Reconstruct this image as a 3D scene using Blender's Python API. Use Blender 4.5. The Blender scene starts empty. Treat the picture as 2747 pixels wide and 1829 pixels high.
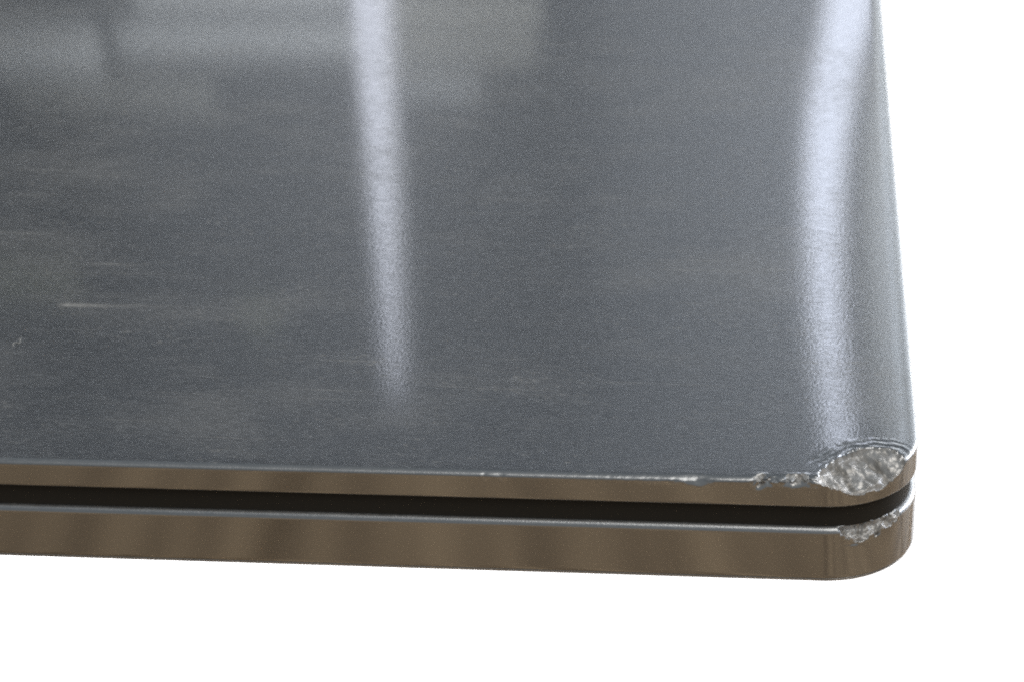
import bpy, math, random
import numpy as np
from mathutils import Vector, Matrix, noise

MM = 0.001
scene = bpy.context.scene

# ------------------------------------------------------------------ camera
cam_data = bpy.data.cameras.new("camera")
cam = bpy.data.objects.new("camera", cam_data)
scene.collection.objects.link(cam)
scene.camera = cam
cam_data.sensor_width = 36.0
cam_data.lens = 36.0 * 6000.0 / 2747.0
cam_data.clip_start = 0.01
cam_data.clip_end = 50.0
_r = Vector((0.992001908786715, 0.11990720920658306, -0.039426820107671616))
_u = Vector((-0.01827930300019246, 0.4455372933899576, 0.89507674937995))
_f = Vector((-0.12489227376159476, 0.8871971491044364, -0.4441656656874992))
_m = Matrix((_r, _u, -_f)).transposed().to_4x4()
_m.translation = Vector((-0.0162036, -0.2451429, 0.1559094))
cam.matrix_world = _m
cam_data.dof.use_dof = True
cam_data.dof.focus_distance = 0.288
cam_data.dof.aperture_fstop = 42.0

# ------------------------------------------------------------------ world and lamps
world = bpy.data.worlds.new("World")
scene.world = world
world.use_nodes = True
bg = world.node_tree.nodes["Background"]
bg.inputs[0].default_value = (0.86, 0.94, 1.0, 1)
bg.inputs[1].default_value = 0.19


def area(name, loc, target, sx, sy, power, col):
    d = bpy.data.lights.new(name, 'AREA')
    d.shape = 'RECTANGLE'
    d.size, d.size_y = sx, sy
    d.energy = power
    d.color = col
    o = bpy.data.objects.new(name, d)
    scene.collection.objects.link(o)
    o.location = loc
    o.rotation_euler = (Vector(target) - Vector(loc)).to_track_quat('-Z', 'Y').to_euler()
    return o


# added lamps, out of view, burn out the white sheet below and behind the laptop
area("sheet_fill", (1.25, 1.15, -0.06), (0.25, 1.25, -0.5), 0.3, 1.6, 46, (1, 0.99, 0.98))
area("sheet_fill", (-1.35, 1.0, -0.06), (-0.35, 1.0, -0.5), 0.3, 1.4, 46, (1, 0.99, 0.98))
# added overhead light, brightens the desk and the bevelled edges
area("overhead_fill", (0.65, -0.75, 1.75), (0.1, -0.25, 0.0), 1.4, 1.4, 14, (1.0, 0.95, 0.88))

# the window-side lamp to the right
area("window_lamp", (1.7, 0.9, 0.75), (0.35, 2.2, 0.85), 0.7, 1.0, 34, (0.84, 0.89, 1.0))

scene.view_settings.view_transform = 'Standard'
scene.view_settings.look = 'None'
scene.view_settings.exposure = 0.0
scene.view_settings.gamma = 1.0
scene.cycles.use_denoising = False
scene.cycles.use_adaptive_sampling = False
scene.cycles.filter_width = 2.1
scene.cycles.max_bounces = 6
scene.cycles.sample_clamp_direct = 5.0
scene.cycles.sample_clamp_indirect = 1.5
scene.cycles.caustics_reflective = False
scene.cycles.caustics_refractive = False


# ------------------------------------------------------------------ material helpers
def new_mat(name):
    m = bpy.data.materials.new(name)
    m.use_nodes = True
    nt = m.node_tree
    nt.nodes.clear()
    out = nt.nodes.new("ShaderNodeOutputMaterial")
    return m, nt, out


def N(nt, kind, **kw):
    n = nt.nodes.new(kind)
    for k, v in kw.items():
        if k in n.inputs.keys():
            n.inputs[k].default_value = v
        else:
            setattr(n, k, v)
    return n


def L(nt, a, b):
    nt.links.new(a, b)


def mapped(nt, scale, rot=(0, 0, 0), loc=(0, 0, 0)):
    """object coordinates turned first, then scaled, so that a stretch runs along the turned axes"""
    tc = N(nt, "ShaderNodeTexCoord")
    v = tc.outputs["Object"]
    if any(rot):
        rp = N(nt, "ShaderNodeMapping")
        rp.inputs["Rotation"].default_value = rot
        L(nt, v, rp.inputs["Vector"])
        v = rp.outputs["Vector"]
    mp = N(nt, "ShaderNodeMapping")
    mp.inputs["Scale"].default_value = scale
    mp.inputs["Location"].default_value = loc
    L(nt, v, mp.inputs["Vector"])
    return mp.outputs["Vector"]


def ramp(nt, src, a, b, ca, cb):
    r = N(nt, "ShaderNodeMapRange", clamp=True)
    r.inputs["From Min"].default_value = a
    r.inputs["From Max"].default_value = b
    r.inputs["To Min"].default_value = ca
    r.inputs["To Max"].default_value = cb
    L(nt, src, r.inputs["Value"])
    return r.outputs["Result"]


def math_node(nt, op, a, b):
    n = N(nt, "ShaderNodeMath", operation=op)
    for i, v in enumerate((a, b)):
        if isinstance(v, (int, float)):
            n.inputs[i].default_value = v
        else:
            L(nt, v, n.inputs[i])
    return n.outputs[0]


def metal(name, color, r_sharp, r_broad, mix_broad, grain_scale, grain_bump, smudge=0.0, brushed=None):
    """blasted / machined anodised aluminium: a tight lobe plus a broad one, fine grain relief, smudges"""
    m, nt, out = new_mat(name)
    g1 = N(nt, "ShaderNodeTexNoise", noise_dimensions='3D')
    g1.inputs["Scale"].default_value = 1.0
    g1.inputs["Detail"].default_value = 2.0
    g1.inputs["Roughness"].default_value = 0.6
    L(nt, mapped(nt, grain_scale), g1.inputs["Vector"])
    bump = N(nt, "ShaderNodeBump")
    bump.inputs["Strength"].default_value = 1.0
    bump.inputs["Distance"].default_value = grain_bump
    L(nt, g1.outputs["Fac"], bump.inputs["Height"])
    sharp = N(nt, "ShaderNodeBsdfPrincipled", Metallic=1.0)
    broad = N(nt, "ShaderNodeBsdfPrincipled", Metallic=1.0)
    for b in (sharp, broad):
        b.inputs["Base Color"].default_value = (*color, 1)
        L(nt, bump.outputs["Normal"], b.inputs["Normal"])
    sharp.inputs["Roughness"].default_value = r_sharp
    broad.inputs["Roughness"].default_value = r_broad
    mx = N(nt, "ShaderNodeMixShader")
    mx.inputs[0].default_value = mix_broad
    L(nt, sharp.outputs[0], mx.inputs[1])
    L(nt, broad.outputs[0], mx.inputs[2])
    final = mx.outputs[0]
    if smudge > 0:
        s1 = N(nt, "ShaderNodeTexNoise")
        s1.inputs["Scale"].default_value = 1.0
        s1.inputs["Detail"].default_value = 5.0
        s1.inputs["Roughness"].default_value = 0.62
        L(nt, mapped(nt, (28, 46, 30), (0, 0, 0.15)), s1.inputs["Vector"])
        s2 = N(nt, "ShaderNodeTexNoise")
        s2.inputs["Scale"].default_value = 1.0
        s2.inputs["Detail"].default_value = 6.0
        s2.inputs["Roughness"].default_value = 0.7
        L(nt, mapped(nt, (90, 420, 90), (0, 0, -0.05), (3.1, 1.7, 0)), s2.inputs["Vector"])
        a = ramp(nt, s1.outputs["Fac"], 0.50, 0.72, 0.0, 1.0)
        b = ramp(nt, s2.outputs["Fac"], 0.55, 0.75, 0.0, 1.0)
        film = math_node(nt, 'MAXIMUM', a, math_node(nt, 'MULTIPLY', b, 0.6))
        # roughness of the tight lobe rises a little under the film of grease
        L(nt, ramp(nt, film, 0, 1, r_sharp, r_sharp + 0.025), sharp.inputs["Roughness"])
        # dust and grease scatter a little light of their own
        dif = N(nt, "ShaderNodeBsdfDiffuse")
        dif.inputs["Color"].default_value = (0.34, 0.34, 0.33, 1)
        # a scuff line, sparse dust specks and scratches
        sep = N(nt, "ShaderNodeSeparateXYZ")
        tco = N(nt, "ShaderNodeTexCoord")
        L(nt, tco.outputs["Object"], sep.inputs[0])
        sy = math_node(nt, 'ABSOLUTE', math_node(nt, 'SUBTRACT', sep.outputs["Y"], 0.0467), 0)
        line = math_node(nt, 'MULTIPLY', math_node(nt, 'MULTIPLY', ramp(nt, sy, 0.0, 0.0009, 1, 0), ramp(nt, s2.outputs['Fac'], 0.35, 0.6, 0.25, 1.0)),
                         math_node(nt, 'MULTIPLY', ramp(nt, sep.outputs["X"], -0.1262, -0.1245, 0, 1), ramp(nt, sep.outputs["X"], -0.1235, -0.108, 1, 0)))
        dn = N(nt, "ShaderNodeTexNoise")
        dn.inputs["Scale"].default_value = 1.0
        dn.inputs["Detail"].default_value = 3.0
        L(nt, mapped(nt, (900, 1500, 900), (0, 0, 0.2)), dn.inputs["Vector"])
        dm = N(nt, "ShaderNodeTexNoise")
        dm.inputs["Scale"].default_value = 60.0
        dm.inputs["Detail"].default_value = 2.0
        L(nt, tco.outputs["Object"], dm.inputs["Vector"])
        specks = math_node(nt, 'MULTIPLY', ramp(nt, dn.outputs["Fac"], 0.60, 0.74, 0, 1), ramp(nt, dm.outputs["Fac"], 0.48, 0.66, 0.05, 1))
        wv = N(nt, "ShaderNodeTexNoise")
        wv.inputs["Scale"].default_value = 1.0
        wv.inputs["Detail"].default_value = 2.0
        L(nt, mapped(nt, (45, 2600, 45), (0, 0, 0.03)), wv.inputs["Vector"])
        hair = math_node(nt, 'MULTIPLY', ramp(nt, wv.outputs["Fac"], 0.64, 0.74, 0, 1), ramp(nt, s1.outputs["Fac"], 0.45, 0.6, 0, 1))
        dust = math_node(nt, 'ADD', math_node(nt, 'MULTIPLY', specks, 0.6), math_node(nt, 'ADD', math_node(nt, 'MULTIPLY', line, 0.8), math_node(nt, 'MULTIPLY', hair, 0.45)))
        # brushed grain: the share of the broad lobe flickers in fine streaks, stronger in some patches
        gs = N(nt, "ShaderNodeTexNoise")
        gs.inputs["Scale"].default_value = 1.0
        gs.inputs["Detail"].default_value = 3.0
        gs.inputs["Roughness"].default_value = 0.7
        L(nt, mapped(nt, (620, 2300, 600), (0, 0, 0.02)), gs.inputs["Vector"])
        amp = ramp(nt, s1.outputs["Fac"], 0.36, 0.62, 0.35, 1.0)
        fl = math_node(nt, 'MULTIPLY', math_node(nt, 'SUBTRACT', gs.outputs["Fac"], 0.5), math_node(nt, 'MULTIPLY', amp, 2.2))
        cl = N(nt, "ShaderNodeClamp")
        L(nt, math_node(nt, 'ADD', fl, mix_broad), cl.inputs["Value"])
        L(nt, cl.outputs[0], mx.inputs[0])
        mx2 = N(nt, "ShaderNodeMixShader")
        L(nt, math_node(nt, 'MINIMUM', math_node(nt, 'ADD', math_node(nt, 'MULTIPLY', film, smudge), dust), 1.0), mx2.inputs[0])
        L(nt, final, mx2.inputs[1])
        L(nt, dif.outputs[0], mx2.inputs[2])
        final = mx2.outputs[0]
    L(nt, final, out.inputs["Surface"])
    return m


ALU = (0.53, 0.55, 0.572)
mat_top = metal("blasted_aluminium", ALU, 0.06, 0.33, 0.38, (2600, 1300, 2600), 0.0000046, smudge=0.19)
mat_side = metal("machined_aluminium", (0.64, 0.64, 0.635), 0.11, 0.36, 0.35, (2500, 2500, 5000), 0.000003)
mat_edge = metal("worn_aluminium_edge", (0.50, 0.52, 0.54), 0.28, 0.45, 0.5, (3000, 3000, 3000), 0.00002, smudge=0.12)


def torn_metal(name, color, rough):
    """bare metal, smeared and dulled: a rough metallic lobe over a matte oxide one, drag marks in one direction"""
    m, nt, out = new_mat(name)
    p = N(nt, "ShaderNodeBsdfPrincipled", Metallic=1.0)
    n1 = N(nt, "ShaderNodeTexNoise")
    n1.inputs["Scale"].default_value = 1.0
    n1.inputs["Detail"].default_value = 5.0
    n1.inputs["Roughness"].default_value = 0.6
    L(nt, mapped(nt, (160, 2200, 500), (0, 0, 0.95)), n1.inputs["Vector"])
    bump = N(nt, "ShaderNodeBump")
    bump.inputs["Strength"].default_value = 1.0
    bump.inputs["Distance"].default_value = 0.00005
    L(nt, n1.outputs["Fac"], bump.inputs["Height"])
    L(nt, bump.outputs["Normal"], p.inputs["Normal"])
    n2 = N(nt, "ShaderNodeTexNoise")
    n2.inputs["Scale"].default_value = 1.0
    n2.inputs["Detail"].default_value = 4.0
    L(nt, mapped(nt, (220, 900, 500), (0, 0, 0.95), (2.0, 0.7, 0)), n2.inputs["Vector"])
    mixc = N(nt, "ShaderNodeMix", data_type='RGBA')
    mixc.inputs["A"].default_value = (color[0] * 0.55, color[1] * 0.53, color[2] * 0.50, 1)
    mixc.inputs["B"].default_value = (*color, 1)
    L(nt, ramp(nt, n2.outputs["Fac"], 0.34, 0.58, 0, 1), mixc.inputs["Factor"])
    L(nt, mixc.outputs["Result"], p.inputs["Base Color"])
    L(nt, ramp(nt, n2.outputs["Fac"], 0.3, 0.7, rough + 0.12, rough - 0.1), p.inputs["Roughness"])
    d = N(nt, "ShaderNodeBsdfDiffuse")
    L(nt, mixc.outputs["Result"], d.inputs["Color"])
    L(nt, bump.outputs["Normal"], d.inputs["Normal"])
    mx = N(nt, "ShaderNodeMixShader")
    mx.inputs[0].default_value = 0.40
    L(nt, p.outputs[0], mx.inputs[1])
    L(nt, d.outputs[0], mx.inputs[2])
    L(nt, mx.outputs[0], out.inputs["Surface"])
    return m


mat_torn = torn_metal("torn_bare_aluminium", (0.76, 0.757, 0.75), 0.48)


def plain(name, col, rough, bump_scale=0, bump_d=0, spec=0.5):
    m, nt, out = new_mat(name)
    p = N(nt, "ShaderNodeBsdfPrincipled")
    p.inputs["Base Color"].default_value = (*col, 1)
    p.inputs["Roughness"].default_value = rough
    p.inputs["Specular IOR Level"].default_value = spec
    n1 = N(nt, "ShaderNodeTexNoise")
    n1.inputs["Scale"].default_value = bump_scale or 200
    n1.inputs["Detail"].default_value = 3
    tc = N(nt, "ShaderNodeTexCoord")
    L(nt, tc.outputs["Object"], n1.inputs["Vector"])
    if bump_d:
        b = N(nt, "ShaderNodeBump")
        b.inputs["Distance"].default_value = bump_d
        L(nt, n1.outputs["Fac"], b.inputs["Height"])
        L(nt, b.outputs["Normal"], p.inputs["Normal"])
    L(nt, ramp(nt, n1.outputs["Fac"], 0.3, 0.7, rough - 0.05, rough + 0.05), p.inputs["Roughness"])
    L(nt, p.outputs[0], out.inputs["Surface"])
    return m


mat_rubber = plain("black_rubber", (0.036, 0.033, 0.028), 0.62, 4000, 0.000004, 0.35)
mat_white = plain("white_paper", (0.86, 0.86, 0.86), 0.8, 60, 0)
mat_wall = plain("grey_wall_paint", (0.168, 0.177, 0.186), 0.8, 30, 0)
mat_pale = plain("pale_card", (0.78, 0.80, 0.80), 0.7, 30, 0)
mat_buff = plain("buff_card", (0.55, 0.55, 0.51), 0.7, 30, 0)
mat_olive = plain("olive_card", (0.36, 0.37, 0.31), 0.7, 30, 0)
mat_steel = plain("grey_painted_steel", (0.30, 0.30, 0.31), 0.45, 300, 0)


def wood():
    m, nt, out = new_mat("brown_wood")
    p = N(nt, "ShaderNodeBsdfPrincipled")
    p.inputs["Roughness"].default_value = 0.55
    n1 = N(nt, "ShaderNodeTexNoise")
    n1.inputs["Scale"].default_value = 1.0
    n1.inputs["Detail"].default_value = 5
    n1.inputs["Roughness"].default_value = 0.62
    L(nt, mapped(nt, (150, 3.0, 20), (0, 0, 0.16)), n1.inputs["Vector"])
    cr = N(nt, "ShaderNodeValToRGB")
    cr.color_ramp.elements[0].position = 0.40
    cr.color_ramp.elements[0].color = (0.155, 0.105, 0.060, 1)
    cr.color_ramp.elements[1].position = 0.62
    cr.color_ramp.elements[1].color = (0.50, 0.365, 0.225, 1)
    L(nt, n1.outputs["Fac"], cr.inputs["Fac"])
    L(nt, cr.outputs["Color"], p.inputs["Base Color"])
    L(nt, p.outputs[0], out.inputs["Surface"])
    return m


mat_wood = wood()


def emitter(name, col, strength):
    m, nt, out = new_mat(name)
    e = N(nt, "ShaderNodeEmission")
    e.inputs["Color"].default_value = (*col, 1)
    e.inputs["Strength"].default_value = strength
    L(nt, e.outputs[0], out.inputs["Surface"])
    return m


# ------------------------------------------------------------------ mesh helpers
def link(name, me, parent=None, mat=None):
    o = bpy.data.objects.new(name, me)
    scene.collection.objects.link(o)
    if parent:
        o.parent = parent
    if mat:
        me.materials.append(mat)
    return o


def mesh_from(name, V, F, smooth=True):
    me = bpy.data.meshes.new(name)
    me.from_pydata([tuple(v) for v in V], [], F)
    me.update()
    if smooth:
        me.polygons.foreach_set("use_smooth", [True] * len(me.polygons))
    return me


def box(name, x0, x1, y0, y1, z0, z1, mat, parent=None, bevel=0.002):
    import bmesh
    bm = bmesh.new()
    bmesh.ops.create_cube(bm, size=1)
    for v in bm.verts:
        v.co = Vector(((x0 + x1) / 2 + v.co.x * (x1 - x0), (y0 + y1) / 2 + v.co.y * (y1 - y0), (z0 + z1) / 2 + v.co.z * (z1 - z0)))
    if bevel:
        bmesh.ops.bevel(bm, geom=bm.edges[:], offset=bevel, segments=2, affect='EDGES')
    me = bpy.data.meshes.new(name)
    bm.to_mesh(me)
    bm.free()
    return link(name, me, parent, mat)


def lathe(name, prof, loc, mat, parent=None, seg=32):
    V, F = [], []
    n = len(prof)
    for i in range(seg):
        a = 2 * math.pi * i / seg
        for r, z in prof:
            V.append((loc[0] + r * math.cos(a), loc[1] + r * math.sin(a), loc[2] + z))
    for i in range(seg):
        j = (i + 1) % seg
        for k in range(n - 1):
            F.append((i * n + k, j * n + k, j * n + k + 1, i * n + k + 1))
    F.append([i * n for i in range(seg)][::-1])
    F.append([i * n + n - 1 for i in range(seg)])
    return link(name, mesh_from(name, V, F), parent, mat)


def empty(name, loc):
    o = bpy.data.objects.new(name, None)
    scene.collection.objects.link(o)
    o.location = loc
    o.empty_display_size = 0.02
    return o


def tag(o, label=None, cat=None, group=None, kind=None):
    for k, v in (("label", label), ("category", cat), ("group", group), ("kind", kind)):
        if v:
            o[k] = v
    return o


# ------------------------------------------------------------------ laptop outline (millimetres)
# x runs along the front edge to the damaged corner at x = 0, y runs away from the camera
W, D, R = 304.0, 212.0, 12.1
ZB, ZL, ZT = 7.42, 10.61, 14.40


def graded(start, dense_len, step, total, grow=1.25):
    """distances 0..total, dense near 0"""
    out, s, p = [0.0], step, 0.0
    while p < total:
        if p > dense_len:
            s *= grow
        p += s
        out.append(min(p, total))
    if len(out) > 2 and out[-1] - out[-2] < s * 0.4:
        out.pop(-2)
    return np.array(out) / total


FRONT = 1.0 - graded(0, 46, 0.19, W - 2 * R)[::-1]      # 0 left .. 1 right, dense at right
RIGHT = graded(0, 12, 0.22, D - 2 * R, 1.12)
COARSE = np.linspace(0, 1, 14)
ARC_D = np.linspace(0, math.pi / 2, 112)
ARC_C = np.linspace(0, math.pi / 2, 14)


def outline(d, r):
    """rounded rectangle inset by d with corner radius r, one vertex list for every ring"""
    x0, x1, y0, y1 = -W + d, -d, d, D - d
    P = []
    t = FRONT[:-1]
    P.append(np.c_[x0 + r + t * (x1 - x0 - 2 * r), 0 * t + y0])
    a = ARC_D[:-1]
    P.append(np.c_[x1 - r + r * np.sin(a), y0 + r - r * np.cos(a)])
    t = RIGHT[:-1]
    P.append(np.c_[0 * t + x1, y0 + r + t * (y1 - y0 - 2 * r)])
    a = ARC_C[:-1]
    P.append(np.c_[x1 - r + r * np.cos(a), y1 - r + r * np.sin(a)])
    t = COARSE[:-1]
    P.append(np.c_[x1 - r - t * (x1 - x0 - 2 * r), 0 * t + y1])
    P.append(np.c_[x0 + r - r * np.sin(a), y1 - r + r * np.cos(a)])
    P.append(np.c_[0 * t + x0, y1 - r - t * (y1 - y0 - 2 * r)])
    P.append(np.c_[x0 + r - r * np.cos(a), y0 + r - r * np.sin(a)])
    return np.concatenate(P)


def ring_radius(d):
    return R - d if d < 6 else max(3.0, (R - 6) * (1 - (d - 6) / 160.0))


def sweep(profile, cap_first=True, cap_last=True):
    rings = []
    for d, z in profile:
        o = outline(d, ring_radius(d))
        rings.append(np.c_[o, np.full(len(o), z)])
    n = len(rings[0])
    V = np.concatenate(rings)
    F = []
    for k in range(len(rings) - 1):
        a, b = k * n, (k + 1) * n
        for i in range(n):
            j = (i + 1) % n
            F.append((a + i, a + j, b + j, b + i))
    if cap_first:
        F.append(list(range(n))[::-1])
    if cap_last:
        F.append(list(range((len(rings) - 1) * n, len(rings) * n)))
    return V, F, n


def poly_sd(P, poly):
    """signed distance to a polygon in plan, positive inside"""
    x, y = P[:, 0], P[:, 1]
    dist = np.full(len(P), 1e9)
    inside = np.zeros(len(P), bool)
    m = len(poly)
    for i in range(m):
        ax, ay = poly[i]
        bx, by = poly[(i + 1) % m]
        ex, ey = bx - ax, by - ay
        t = np.clip(((x - ax) * ex + (y - ay) * ey) / (ex * ex + ey * ey), 0, 1)
        dist = np.minimum(dist, np.hypot(x - ax - t * ex, y - ay - t * ey))
        c = (ay > y) != (by > y)
        with np.errstate(divide='ignore', invalid='ignore'):
            xi = (bx - ax) * (y - ay) / (by - ay + 1e-12) + ax
        inside ^= c & (x < xi)
    return np.where(inside, dist, -dist)


def catmull(pts, k=6):
    pts = [np.array(p, float) for p in pts]
    P = [2 * pts[0] - pts[1]] + pts + [2 * pts[-1] - pts[-2]]
    out = []
    for i in range(1, len(P) - 2):
        for j in range(k):
            t = j / k
            out.append(0.5 * ((2 * P[i]) + (-P[i - 1] + P[i + 1]) * t + (2 * P[i - 1] - 5 * P[i] + 4 * P[i + 1] - P[i + 2]) * t * t
                              + (-P[i - 1] + 3 * P[i] - 3 * P[i + 1] + P[i + 2]) * t ** 3))
    out.append(pts[-1])
    return [tuple(p) for p in out]


def sstep(a, b, x):
    t = np.clip((x - a) / (b - a), 0, 1)
    return t * t * (3 - 2 * t)


def nz(P, sc, seed=0.0, octv=4, rough=0.55):
    """fractal noise per row of P (already scaled axes)"""
    out = np.empty(len(P))
    for i, p in enumerate(P):
        out[i] = noise.fractal(Vector((p[0] * sc + seed, p[1] * sc - seed, p[2] * sc + 0.37 * seed)), 1.0 - rough + 0.3, 2.0, octv)
    return out


def vert_normals(V, F):
    me = mesh_from("tmp", V, F)
    n = np.empty(len(V) * 3)
    me.vertex_normals.foreach_get("vector", n)
    bpy.data.meshes.remove(me)
    return n.reshape(-1, 3)


def split_meshes(V, F, face_sel):
    """two (V, F) sets: unselected and selected faces"""
    out = []
    for want in (False, True):
        fs = [f for f, s in zip(F, face_sel) if s == want]
        used = sorted({i for f in fs for i in f})
        mp = {o: k for k, o in enumerate(used)}
        out.append((V[used], [[mp[i] for i in f] for f in fs]))
    return out


# ------------------------------------------------------------------ lid with its crushed corner
def lid_profile():
    pr = [(16.0, ZL), (6.0, ZL), (2.6, ZL), (0.9, ZL), (0.22, ZL), (0.06, ZL + 0.06), (0.0, ZL + 0.2)]
    rad, hgt = 1.0, 0.60
    z = ZL + 0.4
    while z < ZT - hgt - 0.16:
        pr.append((0.0, z))
        z += 0.19
    for i in range(12):
        a = i / 11 * math.pi / 2
        pr.append((rad - rad * math.cos(a), ZT - 0.02 - hgt + hgt * math.sin(a)))
    d = rad
    step = 0.16
    while d < 60:
        if d > 10.5:
            step *= 1.22
        d += step
        pr.append((d, ZT - 0.02 * max(0.0, 1 - (d - rad) / 1.6) ** 2))
    return pr


prof = lid_profile()
V, F, nring = sweep(prof)
rest = V.copy()
nrm = vert_normals(V, F)

# the lid is bent a touch where the corner was struck (the reflections bow near the right edge)
x, y, z = rest.T
lx = np.maximum(x + 44, 0)
lift = np.where(lx < 24, 0.014 * lx ** 2 / 48.0, 0.014 * (lx - 12)) * ((y - 95.0) / 95.0) ** 2 * np.where(y > 95, 1.35, 1.0)
V[:, 2] += lift * sstep(ZL, ZT, z)

# crushed scoop at the corner
rim = catmull([(-13.3, -0.6), (-12.7, 2.0), (-11.2, 4.7), (-9.4, 6.9), (-7.7, 8.05), (-5.9, 8.5), (-4.3, 8.4), (-3.0, 7.75), (-1.8, 6.2), (-0.9, 4.4)])
rng = random.Random(4)
rim = [(px + rng.uniform(-.2, .2), py + rng.uniform(-.2, .2)) for px, py in rim]
poly = rim + [(3, 3), (3, -3), (-13.4, -3)]
sd = poly_sd(rest[:, :2], poly)
near = (sd > -6) & (z > ZL)
idx = np.where(near)[0]
# floor of the scoop fitted through its visible lower edge and its rim
pts = np.array([(-9.96, .19, 12.3), (-7.9, .75, 11.95), (-6.03, 1.63, 11.9), (-3.07, 4.04, 12.9), (-1.73, 5.87, 13.7),
                (-12.2, .1, 13.6), (-6, 8.5, 13.75), (-9.4, 6.9, 13.75), (-4.5, 5.0, 13.0), (-8.0, 4.0, 12.85)])
def basis(a, b):
    s = (a + 6.8) * 0.85 + (b - 2.2) * 0.53
    return np.c_[a, b, np.ones_like(a), s * s]
coef = np.linalg.lstsq(basis(pts[:, 0], pts[:, 1]), pts[:, 2], rcond=None)[0]
P = rest[idx]
floor_z = basis(P[:, 0], P[:, 1]) @ coef
# streaks run from the rim down toward the corner
ca, sa = math.cos(-0.95), math.sin(-0.95)
al = P[:, 0] * ca - P[:, 1] * sa * -1
al = P[:, 0] * math.cos(0.95) - P[:, 1] * math.sin(0.95)
ac = P[:, 0] * math.sin(0.95) + P[:, 1] * math.cos(0.95)
streak = nz(np.c_[al * 0.22, ac * 1.0, P[:, 2] * 0.3], 1.0, 3.3, 4)
lump = nz(P, 0.30, 8.1, 3)
fine = nz(P, 2.6, 1.9, 4)
gouge = np.exp(-((ac - (-1.05) - 0.35 * np.sin(al * 0.9)) / 0.38) ** 2)
floor_z = floor_z + 0.42 * nz(P * [1, 1, 0.3], 0.5, 31.0, 4) + 0.015 * fine
tilt = np.array([-coef[0], -coef[1], 1.0])
tilt /= np.linalg.norm(tilt)
h = (P[:, 2] - floor_z) * tilt[2]
inside = sstep(0.0, 0.42, sd[idx])
rough_h = 0.30 * streak + 0.42 * lump + 0.01 * fine - 0.42 * gouge
push = np.maximum(h - rough_h * sstep(0, 0.5, h), 0) * inside * (h > 0)
soft = sstep(0.0, 0.15, h)
push *= soft
V[idx] -= push[:, None] * tilt[None, :]
dent_w = np.zeros(len(V))
dent_w[idx] = np.where((h > 0.03) & (sd[idx] > 0.06), 1.0, 0.0)

# folded ridges and grooves round the scoop on the lid's face
dd = -sd[idx]
up = (P[:, 2] > ZT - 0.5)
ang = np.arctan2(P[:, 1] - 3.0, P[:, 0] + 6.5)
wl = sstep(0.35, 1.3, ang) * (1 - 0.9 * sstep(2.75, 3.1, ang))
wob = 0.30 * nz(P * [1, 1, 0], 0.33, 5.0, 3)
e = dd + wob
ridge = (0.16 * np.exp(-((e - 0.12) / 0.2) ** 2) - 0.15 * np.exp(-((e - 0.62) / 0.2) ** 2)
         + 0.075 * np.exp(-((e - 1.15) / 0.2) ** 2) - 0.055 * np.exp(-((e - 1.6) / 0.18) ** 2)
         + 0.035 * np.exp(-((e - 2.2) / 0.28) ** 2))
ridge *= 0.62 * np.clip(0.6 + 1.5 * nz(P * [1, 1, 0], 0.4, 2.0, 3), 0.1, 1.6)
V[idx, 2] += np.where(up & (dd > -0.3), ridge * wl, 0)

# chips along the front edge beside the scoop: the metal is rolled back in bites
edge = np.where((rest[:, 1] < 2.2) & (rest[:, 0] < -9.5) & (rest[:, 0] > -62) & (rest[:, 2] > ZT - 2.0))[0]
E_ = rest[edge]
ex, ey, ez = E_.T
n1 = nz(np.c_[ex, ey * 0.5, ez * 1.4], 0.42, 11.0, 5)
n2 = nz(E_, 1.9, 21.0, 4)
arcz = (R - np.sqrt(np.maximum(R * R - np.maximum(ex + R, 0) ** 2, 0)))
front_d = ey - arcz * (ex > -R)
top_d = ZT - 0.06 - ez
near_edge = np.exp(-((np.maximum(front_d, 0) / 0.9) ** 2)) * np.clip((1.0 + 0.55 * n1 + 0.25 * n2 - top_d) / 0.8, 0, 1)
bite = 0.80 * np.exp(-((ex + 28.4) / 1.9) ** 2) + 0.14 * np.exp(-((ex + 33.5) / 1.6) ** 2)
torn = sstep(-21.6, -19.4, ex) * (1 - sstep(-12.6, -11.6, ex))
tbite = torn * np.clip(0.34 + 0.9 * n1 + 0.5 * n2, -0.25, 0.95) + 0.45 * np.exp(-((ex + 18.6) / 1.1) ** 2)
nick = 0.16 * np.exp(-((ex + 53.0) / 0.5) ** 2) + 0.10 * np.exp(-((ex + 55.0) / 0.3) ** 2)
wear_line = 0.05 * n2 * sstep(-60, -30, ex)
amount = np.clip(tbite + nick + wear_line, -0.15, 0.95) * near_edge
V[edge, 1] += amount + 0.62 * bite * np.clip((1.0 + 0.3 * n1 - top_d) / 0.9, 0, 1) * np.exp(-((np.maximum(front_d, 0) / 1.3) ** 2))
V[edge, 2] -= amount * 0.22 * torn * (top_d < 0.4) - 0.22 * torn * n2 * near_edge
# a rolled lip is left standing above the bites
lipp = (bite * 0.03 + torn * (0.07 + 0.14 * n1)) * np.exp(-((front_d - 1.1) / 0.35) ** 2) * (top_d < 0.4)
V[edge, 2] += lipp
chip_w = np.zeros(len(V))
chip_w[edge] = (near_edge * torn * (0.55 + n2 * 0.6 + n1 * 0.9) > 0.26)

dent_face = [len(f) == 4 and sum(dent_w[i] for i in f) >= 3 for f in F]
chip_face = [len(f) == 4 and not s and sum(chip_w[i] for i in f) >= 3 for f, s in zip(F, dent_face)]

laptop = empty("laptop", (0, 0, -1.8 * MM))
tag(laptop, "closed silver grey aluminium laptop with its near right corner crushed", "laptop")
Z0 = 1.8  # the origin of the parts sits at the feet


def to_m(Vx):
    return Vx * MM + np.array([0, 0, Z0 * MM])


sel = [1 if a else 2 if b else 0 for a, b in zip(dent_face, chip_face)]


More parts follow.
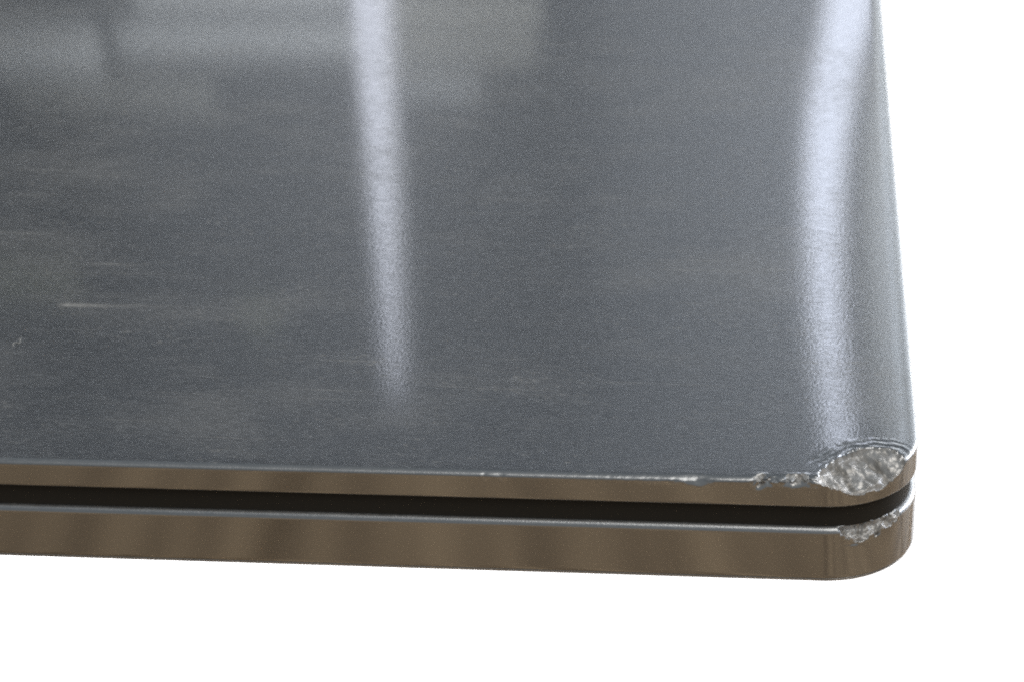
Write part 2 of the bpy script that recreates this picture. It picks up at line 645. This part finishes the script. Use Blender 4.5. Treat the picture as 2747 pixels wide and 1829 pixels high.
def subset(code):
    fs = [f for f, s in zip(F, sel) if s == code]
    used = sorted({i for f in fs for i in f})
    mp = {o: k for k, o in enumerate(used)}
    return to_m(V[used]), [[mp[i] for i in f] for f in fs], used


lv, lf, lu = subset(0)
lid_me = mesh_from("lid", lv, lf)
lid = link("lid", lid_me, laptop)
lid_me.materials.append(mat_top)
lid_me.materials.append(mat_side)
lid_me.materials.append(mat_edge)
# the machined wall of the lid and its underside take the machined finish
mi = []
for f in lf:
    zz = np.mean([rest[lu[i]][2] for i in f]) if len(f) == 4 else ZT
    mi.append(1 if zz < ZT - 0.66 else 2 if zz < ZT - 0.075 else 0)
lid_me.polygons.foreach_set("material_index", mi)
dv, df, _ = subset(1)
dent = link("corner_dent", mesh_from("corner_dent", dv, df), lid, mat_torn)
dent["label"] = "crushed pale bare metal scoop where the lid corner was struck"
cv, cf, _ = subset(2)
if cf:
    chips = link("edge_chip", mesh_from("edge_chip", cv, cf, False), lid, mat_torn)
    chips["label"] = "torn bare metal bites along the lid's front edge beside the dent"

# ------------------------------------------------------------------ dark seal between lid and base
gpr = [(6.0, ZB - 0.1), (0.8, ZB - 0.1)] + [(0.8, ZB + t) for t in np.linspace(0.05, ZL - ZB - 0.02, 8)] + [(0.86, ZL + 0.1), (6.0, ZL + 0.1)]
gV, gF, _ = sweep(gpr)
seal = link("seal", mesh_from("seal", to_m(gV), gF), laptop, mat_rubber)
seal["label"] = "black rubber seal in the gap under the lid"

# ------------------------------------------------------------------ base with its own chipped rim
bp = [(60.0, ZB), (20.0, ZB), (6.0, ZB)]
for d in np.arange(3.4, 0.68, -0.17):
    bp.append((d, ZB))
for i in range(9):
    t = i / 8
    bp.append((0.72 * (1 - t) - 0.10 * math.sin(math.pi * t), ZB - 0.70 * t + 0.10 * math.sin(math.pi * t)))
zz = ZB - 0.9
while zz > 0.4:
    bp.append((0.0, zz))
    zz -= 0.17 if zz > 4.2 else 0.6
bp += [(0.0, 0.20), (0.06, 0.10), (0.45, 0.08), (0.55, -0.1), (8.0, -0.1)]
bp = bp[::-1]
V, F, nring = sweep(bp)
rest = V.copy()
bpoly = catmull([(-10.3, -0.4), (-9.9, 0.7), (-8.6, 1.35), (-7.4, 1.75), (-6.2, 2.35), (-5.0, 3.1), (-4.0, 3.95), (-3.0, 4.9), (-2.2, 5.6), (-1.2, 5.6)], 5)
rng = random.Random(9)
bpoly = [(px + rng.uniform(-.2, .2), py + rng.uniform(-.2, .2)) for px, py in bpoly] + [(1, 2), (0, -2), (-10.5, -2)]
sd = poly_sd(rest[:, :2], bpoly)
idx = np.where((sd > -0.2) & (rest[:, 2] > 3.2))[0]
P = rest[idx]
# coordinate along the rim and an uneven lower boundary on the side wall
th = np.arctan2(P[:, 0] + R, R - P[:, 1])          # 0 at the front, pi/2 at the right
s = th * R
lump = nz(P, 0.8, 4.4, 4)
fine = nz(P, 2.3, 14.0, 4)
low = np.interp(s, [0.8, 2.4, 3.2, 4.5, 6.0, 7.6, 9.2, 11.2, 12.8], [ZB, 6.4, 5.5, 5.25, 5.3, 5.75, 6.1, 6.4, ZB]) + 0.4 * lump
rad = np.hypot(P[:, 0] + R, P[:, 1] - R)
inset = R - rad                                    # 0 on the wall
floor_z = low + np.maximum(inset, 0) * 0.95
h = P[:, 2] - floor_z
nx = np.c_[np.sin(th), -np.cos(th)]
tl = np.c_[nx * 0.62, np.full(len(P), 0.78)]
w = sstep(-0.2, 0.2, sd[idx]) * sstep(0.0, 0.15, h)
push = np.maximum(h * 0.75 - (0.34 * lump + 0.26 * fine), 0) * w
V[idx] -= push[:, None] * tl
V[idx, 2] += np.where(w > 0.5, 0.16 * fine, 0)
bw = np.zeros(len(V))
bw[idx] = (w > 0.45)
# short gouged slit under the chip
slit = np.where((rest[:, 2] > 4.2) & (rest[:, 2] < 5.6) & (rest[:, 1] < 4))[0]
ss = np.arctan2(rest[slit, 0] + R, R - rest[slit, 1]) * R
g = np.exp(-((rest[slit, 2] - 4.95 + 0.05 * (ss - 4) - 0.03 * (ss - 4) ** 2) / 0.12) ** 2) * sstep(2.6, 3.2, ss) * (1 - sstep(5.2, 6.4, ss))
g *= np.clip(0.75 + 1.2 * nz(rest[slit], 0.9, 17.0, 3), 0.15, 1.3)
V[slit, 0] -= g * 0.22 * np.sin(ss / R)
V[slit, 1] += g * 0.22 * np.cos(ss / R)
sel = [1 if (len(f) == 4 and sum(bw[i] for i in f) >= 3) else 0 for f in F]
bv, bf, bu = subset(0)
base_me = mesh_from("base", bv, bf)
base = link("base", base_me, laptop)
base_me.materials.append(mat_side)
base_me.materials.append(mat_edge)
base_me.polygons.foreach_set("material_index", [1 if (len(f) == 4 and np.mean([rest[bu[i]][2] for i in f]) > ZB - 0.6) else 0 for f in bf])
v2, f2, _ = subset(1)
chip = link("rim_chip", mesh_from("rim_chip", v2, f2), base, mat_torn)
chip["label"] = "torn bare metal chip in the base rim below the dent"

cp = [(0.5, -0.02), (0.26, -0.04), (0.16, -0.12), (0.22, -0.30), (0.42, -0.52), (0.8, -0.70), (1.7, -0.82), (3.2, -0.88), (8.0, -0.9), (40.0, -0.9)][::-1]
cV, cF, _ = sweep(cp)
link("bottom_cover", mesh_from("bottom_cover", to_m(cV), cF), laptop, mat_side)

for fx, fy in ((-46, 48), (-258, 48), (-46, 172), (-258, 172)):
    lathe("rubber_foot", [(0.0068, 0), (0.0076, 0.0003), (0.0078, 0.0006), (0.0078, 0.0012)], (fx * MM, fy * MM, 0), mat_rubber, base, 28)

# ------------------------------------------------------------------ lint fibre lying on the lid
def tube(name, pts, r, mat, parent=None, seg=6):
    V, F = [], []
    n = len(pts)
    for i, p in enumerate(pts):
        t = (Vector(pts[min(i + 1, n - 1)]) - Vector(pts[max(i - 1, 0)])).normalized()
        s = t.cross(Vector((0, 0, 1))).normalized()
        u = s.cross(t)
        for k in range(seg):
            a = 2 * math.pi * k / seg
            V.append(tuple(Vector(p) + r * (math.cos(a) * s + math.sin(a) * u)))
    for i in range(n - 1):
        for k in range(seg):
            F.append((i * seg + k, i * seg + (k + 1) % seg, (i + 1) * seg + (k + 1) % seg, (i + 1) * seg + k))
    F.append(list(range(seg)))
    F.append(list(range((n - 1) * seg, n * seg))[::-1])
    return link(name, mesh_from(name, V, F), parent, mat)


mat_lint = plain("white_lint", (0.5, 0.5, 0.48), 0.9, 500, 0)
zt = (ZT + 0.045) * MM
fib = catmull([(-128.08, 32.63), (-128.35, 33.66), (-128.08, 34.03), (-127.57, 33.69), (-127.58, 34.42), (-128.02, 35.49)], 5)
o = tube("lint_fibre", [(a * MM, b * MM, zt) for a, b in fib], 0.000045, mat_lint)
tag(o, "tiny curled white lint fibre lying on the lid at the far left", "lint")

# ------------------------------------------------------------------ surroundings
FLOOR = -0.5
flo = link("floor", mesh_from("floor", [(-2.4, -2.4, FLOOR - 0.004), (2.4, -2.4, FLOOR - 0.004), (2.4, 2.3, FLOOR - 0.004), (-2.4, 2.3, FLOOR - 0.004)], [(0, 1, 2, 3)], False), None, mat_wood)
tag(flo, "brown wooden floor", kind="structure")
sheet = link("backdrop", mesh_from("backdrop", [(-1.6, 0.55, FLOOR), (1.6, 0.55, FLOOR), (1.6, 2.28, FLOOR), (-1.6, 2.28, FLOOR)], [(0, 1, 2, 3)], False), None, mat_white)
tag(sheet, "plain white backdrop sheet", kind="structure")

# side table whose top carries the laptop, its corner set back under it
st = empty("side_table", (-0.5, 0.3, FLOOR))
def sub(o_, root):
    o_.parent = root
    o_.matrix_parent_inverse = Matrix.Translation(-root.location)
    return o_
sub(box("table_top", -0.95, -0.036, 0.036, 0.62, -0.0198, -0.0018, mat_white), st)
sub(box("column", -0.93, -0.87, 0.25, 0.41, FLOOR + 0.012, -0.0205, mat_steel), st)
sub(box("foot_plate", -0.93, -0.35, 0.15, 0.51, FLOOR + 0.001, FLOOR + 0.012, mat_steel), st)
tag(st, "small white side table under the laptop", "side table")

# the brown desk in front, mirrored in the machined walls of the laptop
dk = empty("wooden_desk", (0, -0.7, FLOOR))
for i in range(9):
    x0 = -1.0 + i * 0.2223
    sub(box("plank", x0, x0 + 0.2205, -1.4, 0.055, -0.085, -0.06, mat_wood, None, 0.0012), dk)
for i in range(3):
    x0 = 0.066 + i * 0.2223
    sub(box("plank", x0, x0 + 0.2205, 0.0565, 0.5, -0.085, -0.06, mat_wood, None, 0.0012), dk)
for lx, ly in ((-0.95, -1.35), (0.95, -1.35), (-0.95, -0.06), (0.95, -0.06)):
    sub(box("leg", lx - 0.03, lx + 0.03, ly - 0.03, ly + 0.03, FLOOR + 0.001, -0.0853, mat_wood), dk)
tag(dk, "brown wooden desk in front of the laptop", "desk")

wall = box("wall", -2.4, 2.4, 2.3, 2.36, FLOOR, 2.0, mat_wall, None, 0)
tag(wall, "grey wall", kind="structure")


# pale folded drape added at the wall to lighten the right of the lid
fx = np.linspace(0.062, 1.5, 124)
cvv, cff = [], []
for i, xx in enumerate(fx):
    yy = 2.262 + 0.022 * math.sin(xx * 52) + 0.008 * math.sin(xx * 23 + 1)
    cvv += [(xx, yy, FLOOR + 0.02), (xx, yy, 1.9), (xx, yy + 0.002, 1.9), (xx, yy + 0.002, FLOOR + 0.02)]
    if i:
        q0, q1 = (i - 1) * 4, i * 4
        cff += [(q0 + k, q1 + k, q1 + (k + 1) % 4, q0 + (k + 1) % 4) for k in range(4)]
cu = link("bounce_drape", mesh_from("bounce_drape", cvv, cff), None, mat_pale)
tag(cu, "pale grey drape added at the right of the wall to lighten the lid", "bounce_drape")

# cards added on the wall, standing in for the pale patches mirrored in the lid
card_names = iter(("large cream", "long bright", "upper right", "lower right", "short", "thin lower", "long upper", "large dull", "small dull"))
for x0, x1, z0, z1, dark in ((-1.08, -0.87, 0.728, 0.785, 0), (-0.85, -0.545, 0.728, 0.758, 0), (-0.505, -0.32, 0.690, 0.722, 2),
                             (-0.50, -0.33, 0.742, 0.766, 2), (-0.492, -0.40, 0.795, 0.812, 0), (-0.99, -0.73, 0.806, 0.826, 2),
                             (-0.82, -0.56, 0.660, 0.697, 0), (-1.11, -0.937, 1.049, 1.091, 1), (-0.727, -0.678, 1.099, 1.13, 1)):
    o = box("reflection_card", x0, x1, 2.2985, 2.2995, z0, z1, (mat_pale, mat_olive, mat_buff)[dark], None, 0)
    tag(o, next(card_names) + " pale card added on the grey wall for a mirrored patch", "paper", "added cards mirrored in the lid")


# two upright tube lamps against the wall, seen as the streaks on the lid
def tube_lamp(loc, r, col, strength, top, label):
    t = empty("tube_lamp", (loc[0], loc[1], FLOOR))
    m = emitter("tube_glow", col, strength)
    z0 = 0.16
    sub(lathe("tube", [(r * 0.6, z0), (r, z0 + 0.004), (r, 0.60), (r * 0.86, 0.72), (r * 0.55, 0.88), (r * 0.28, top)], (loc[0], loc[1], 0), m), t)  # narrows upward so that its streak on the lid fades out
    hw = r * 2.3  # added reflector behind the tube, gives the streak a soft halo
    V_, F_ = [], []
    for i in range(13):
        u = -1 + i / 6
        for yo in (0.0, 0.003):
            for zc in (z0 + 0.002, top - 0.002):
                V_.append((loc[0] + u * hw * (1.0 if zc < 0.5 else 0.35), loc[1] + 0.045 - 0.022 * u * u + yo, zc))
    for i in range(12):
        a_, b_ = i * 4, i * 4 + 4
        F_ += [(a_, b_, b_ + 1, a_ + 1), (a_ + 2, a_ + 3, b_ + 3, b_ + 2), (a_ + 1, b_ + 1, b_ + 3, a_ + 3), (a_, a_ + 2, b_ + 2, b_)]
    F_ += [(0, 1, 3, 2), (48, 50, 51, 49)]
    sub(link("reflector", mesh_from("reflector", V_, F_), None, mat_white), t)
    sub(box("bracket", loc[0] - 0.006, loc[0] + 0.006, loc[1] + 0.0085, loc[1] + 0.05, z0 - 0.03, z0 - 0.01, mat_steel, None, 0.001), t)
    sub(lathe("pole", [(0.008, FLOOR + 0.014), (0.008, z0 - 0.001)], (loc[0], loc[1], 0), mat_steel), t)
    sub(lathe("foot", [(0.045, FLOOR + 0.001), (0.045, FLOOR + 0.009), (0.012, FLOOR + 0.0135)], (loc[0], loc[1], 0), mat_steel), t)
    tag(t, label, "lamp")
    return t


tube_lamp((-0.470, 2.0), 0.015, (0.88, 0.90, 1.0), 1.55, 1.07, "slim upright tube lamp on the left, dimmer of the two")
tube_lamp((0.014, 2.0), 0.019, (0.83, 0.87, 1.0), 2.05, 1.17, "thick upright tube lamp on the right, brighter of the two")
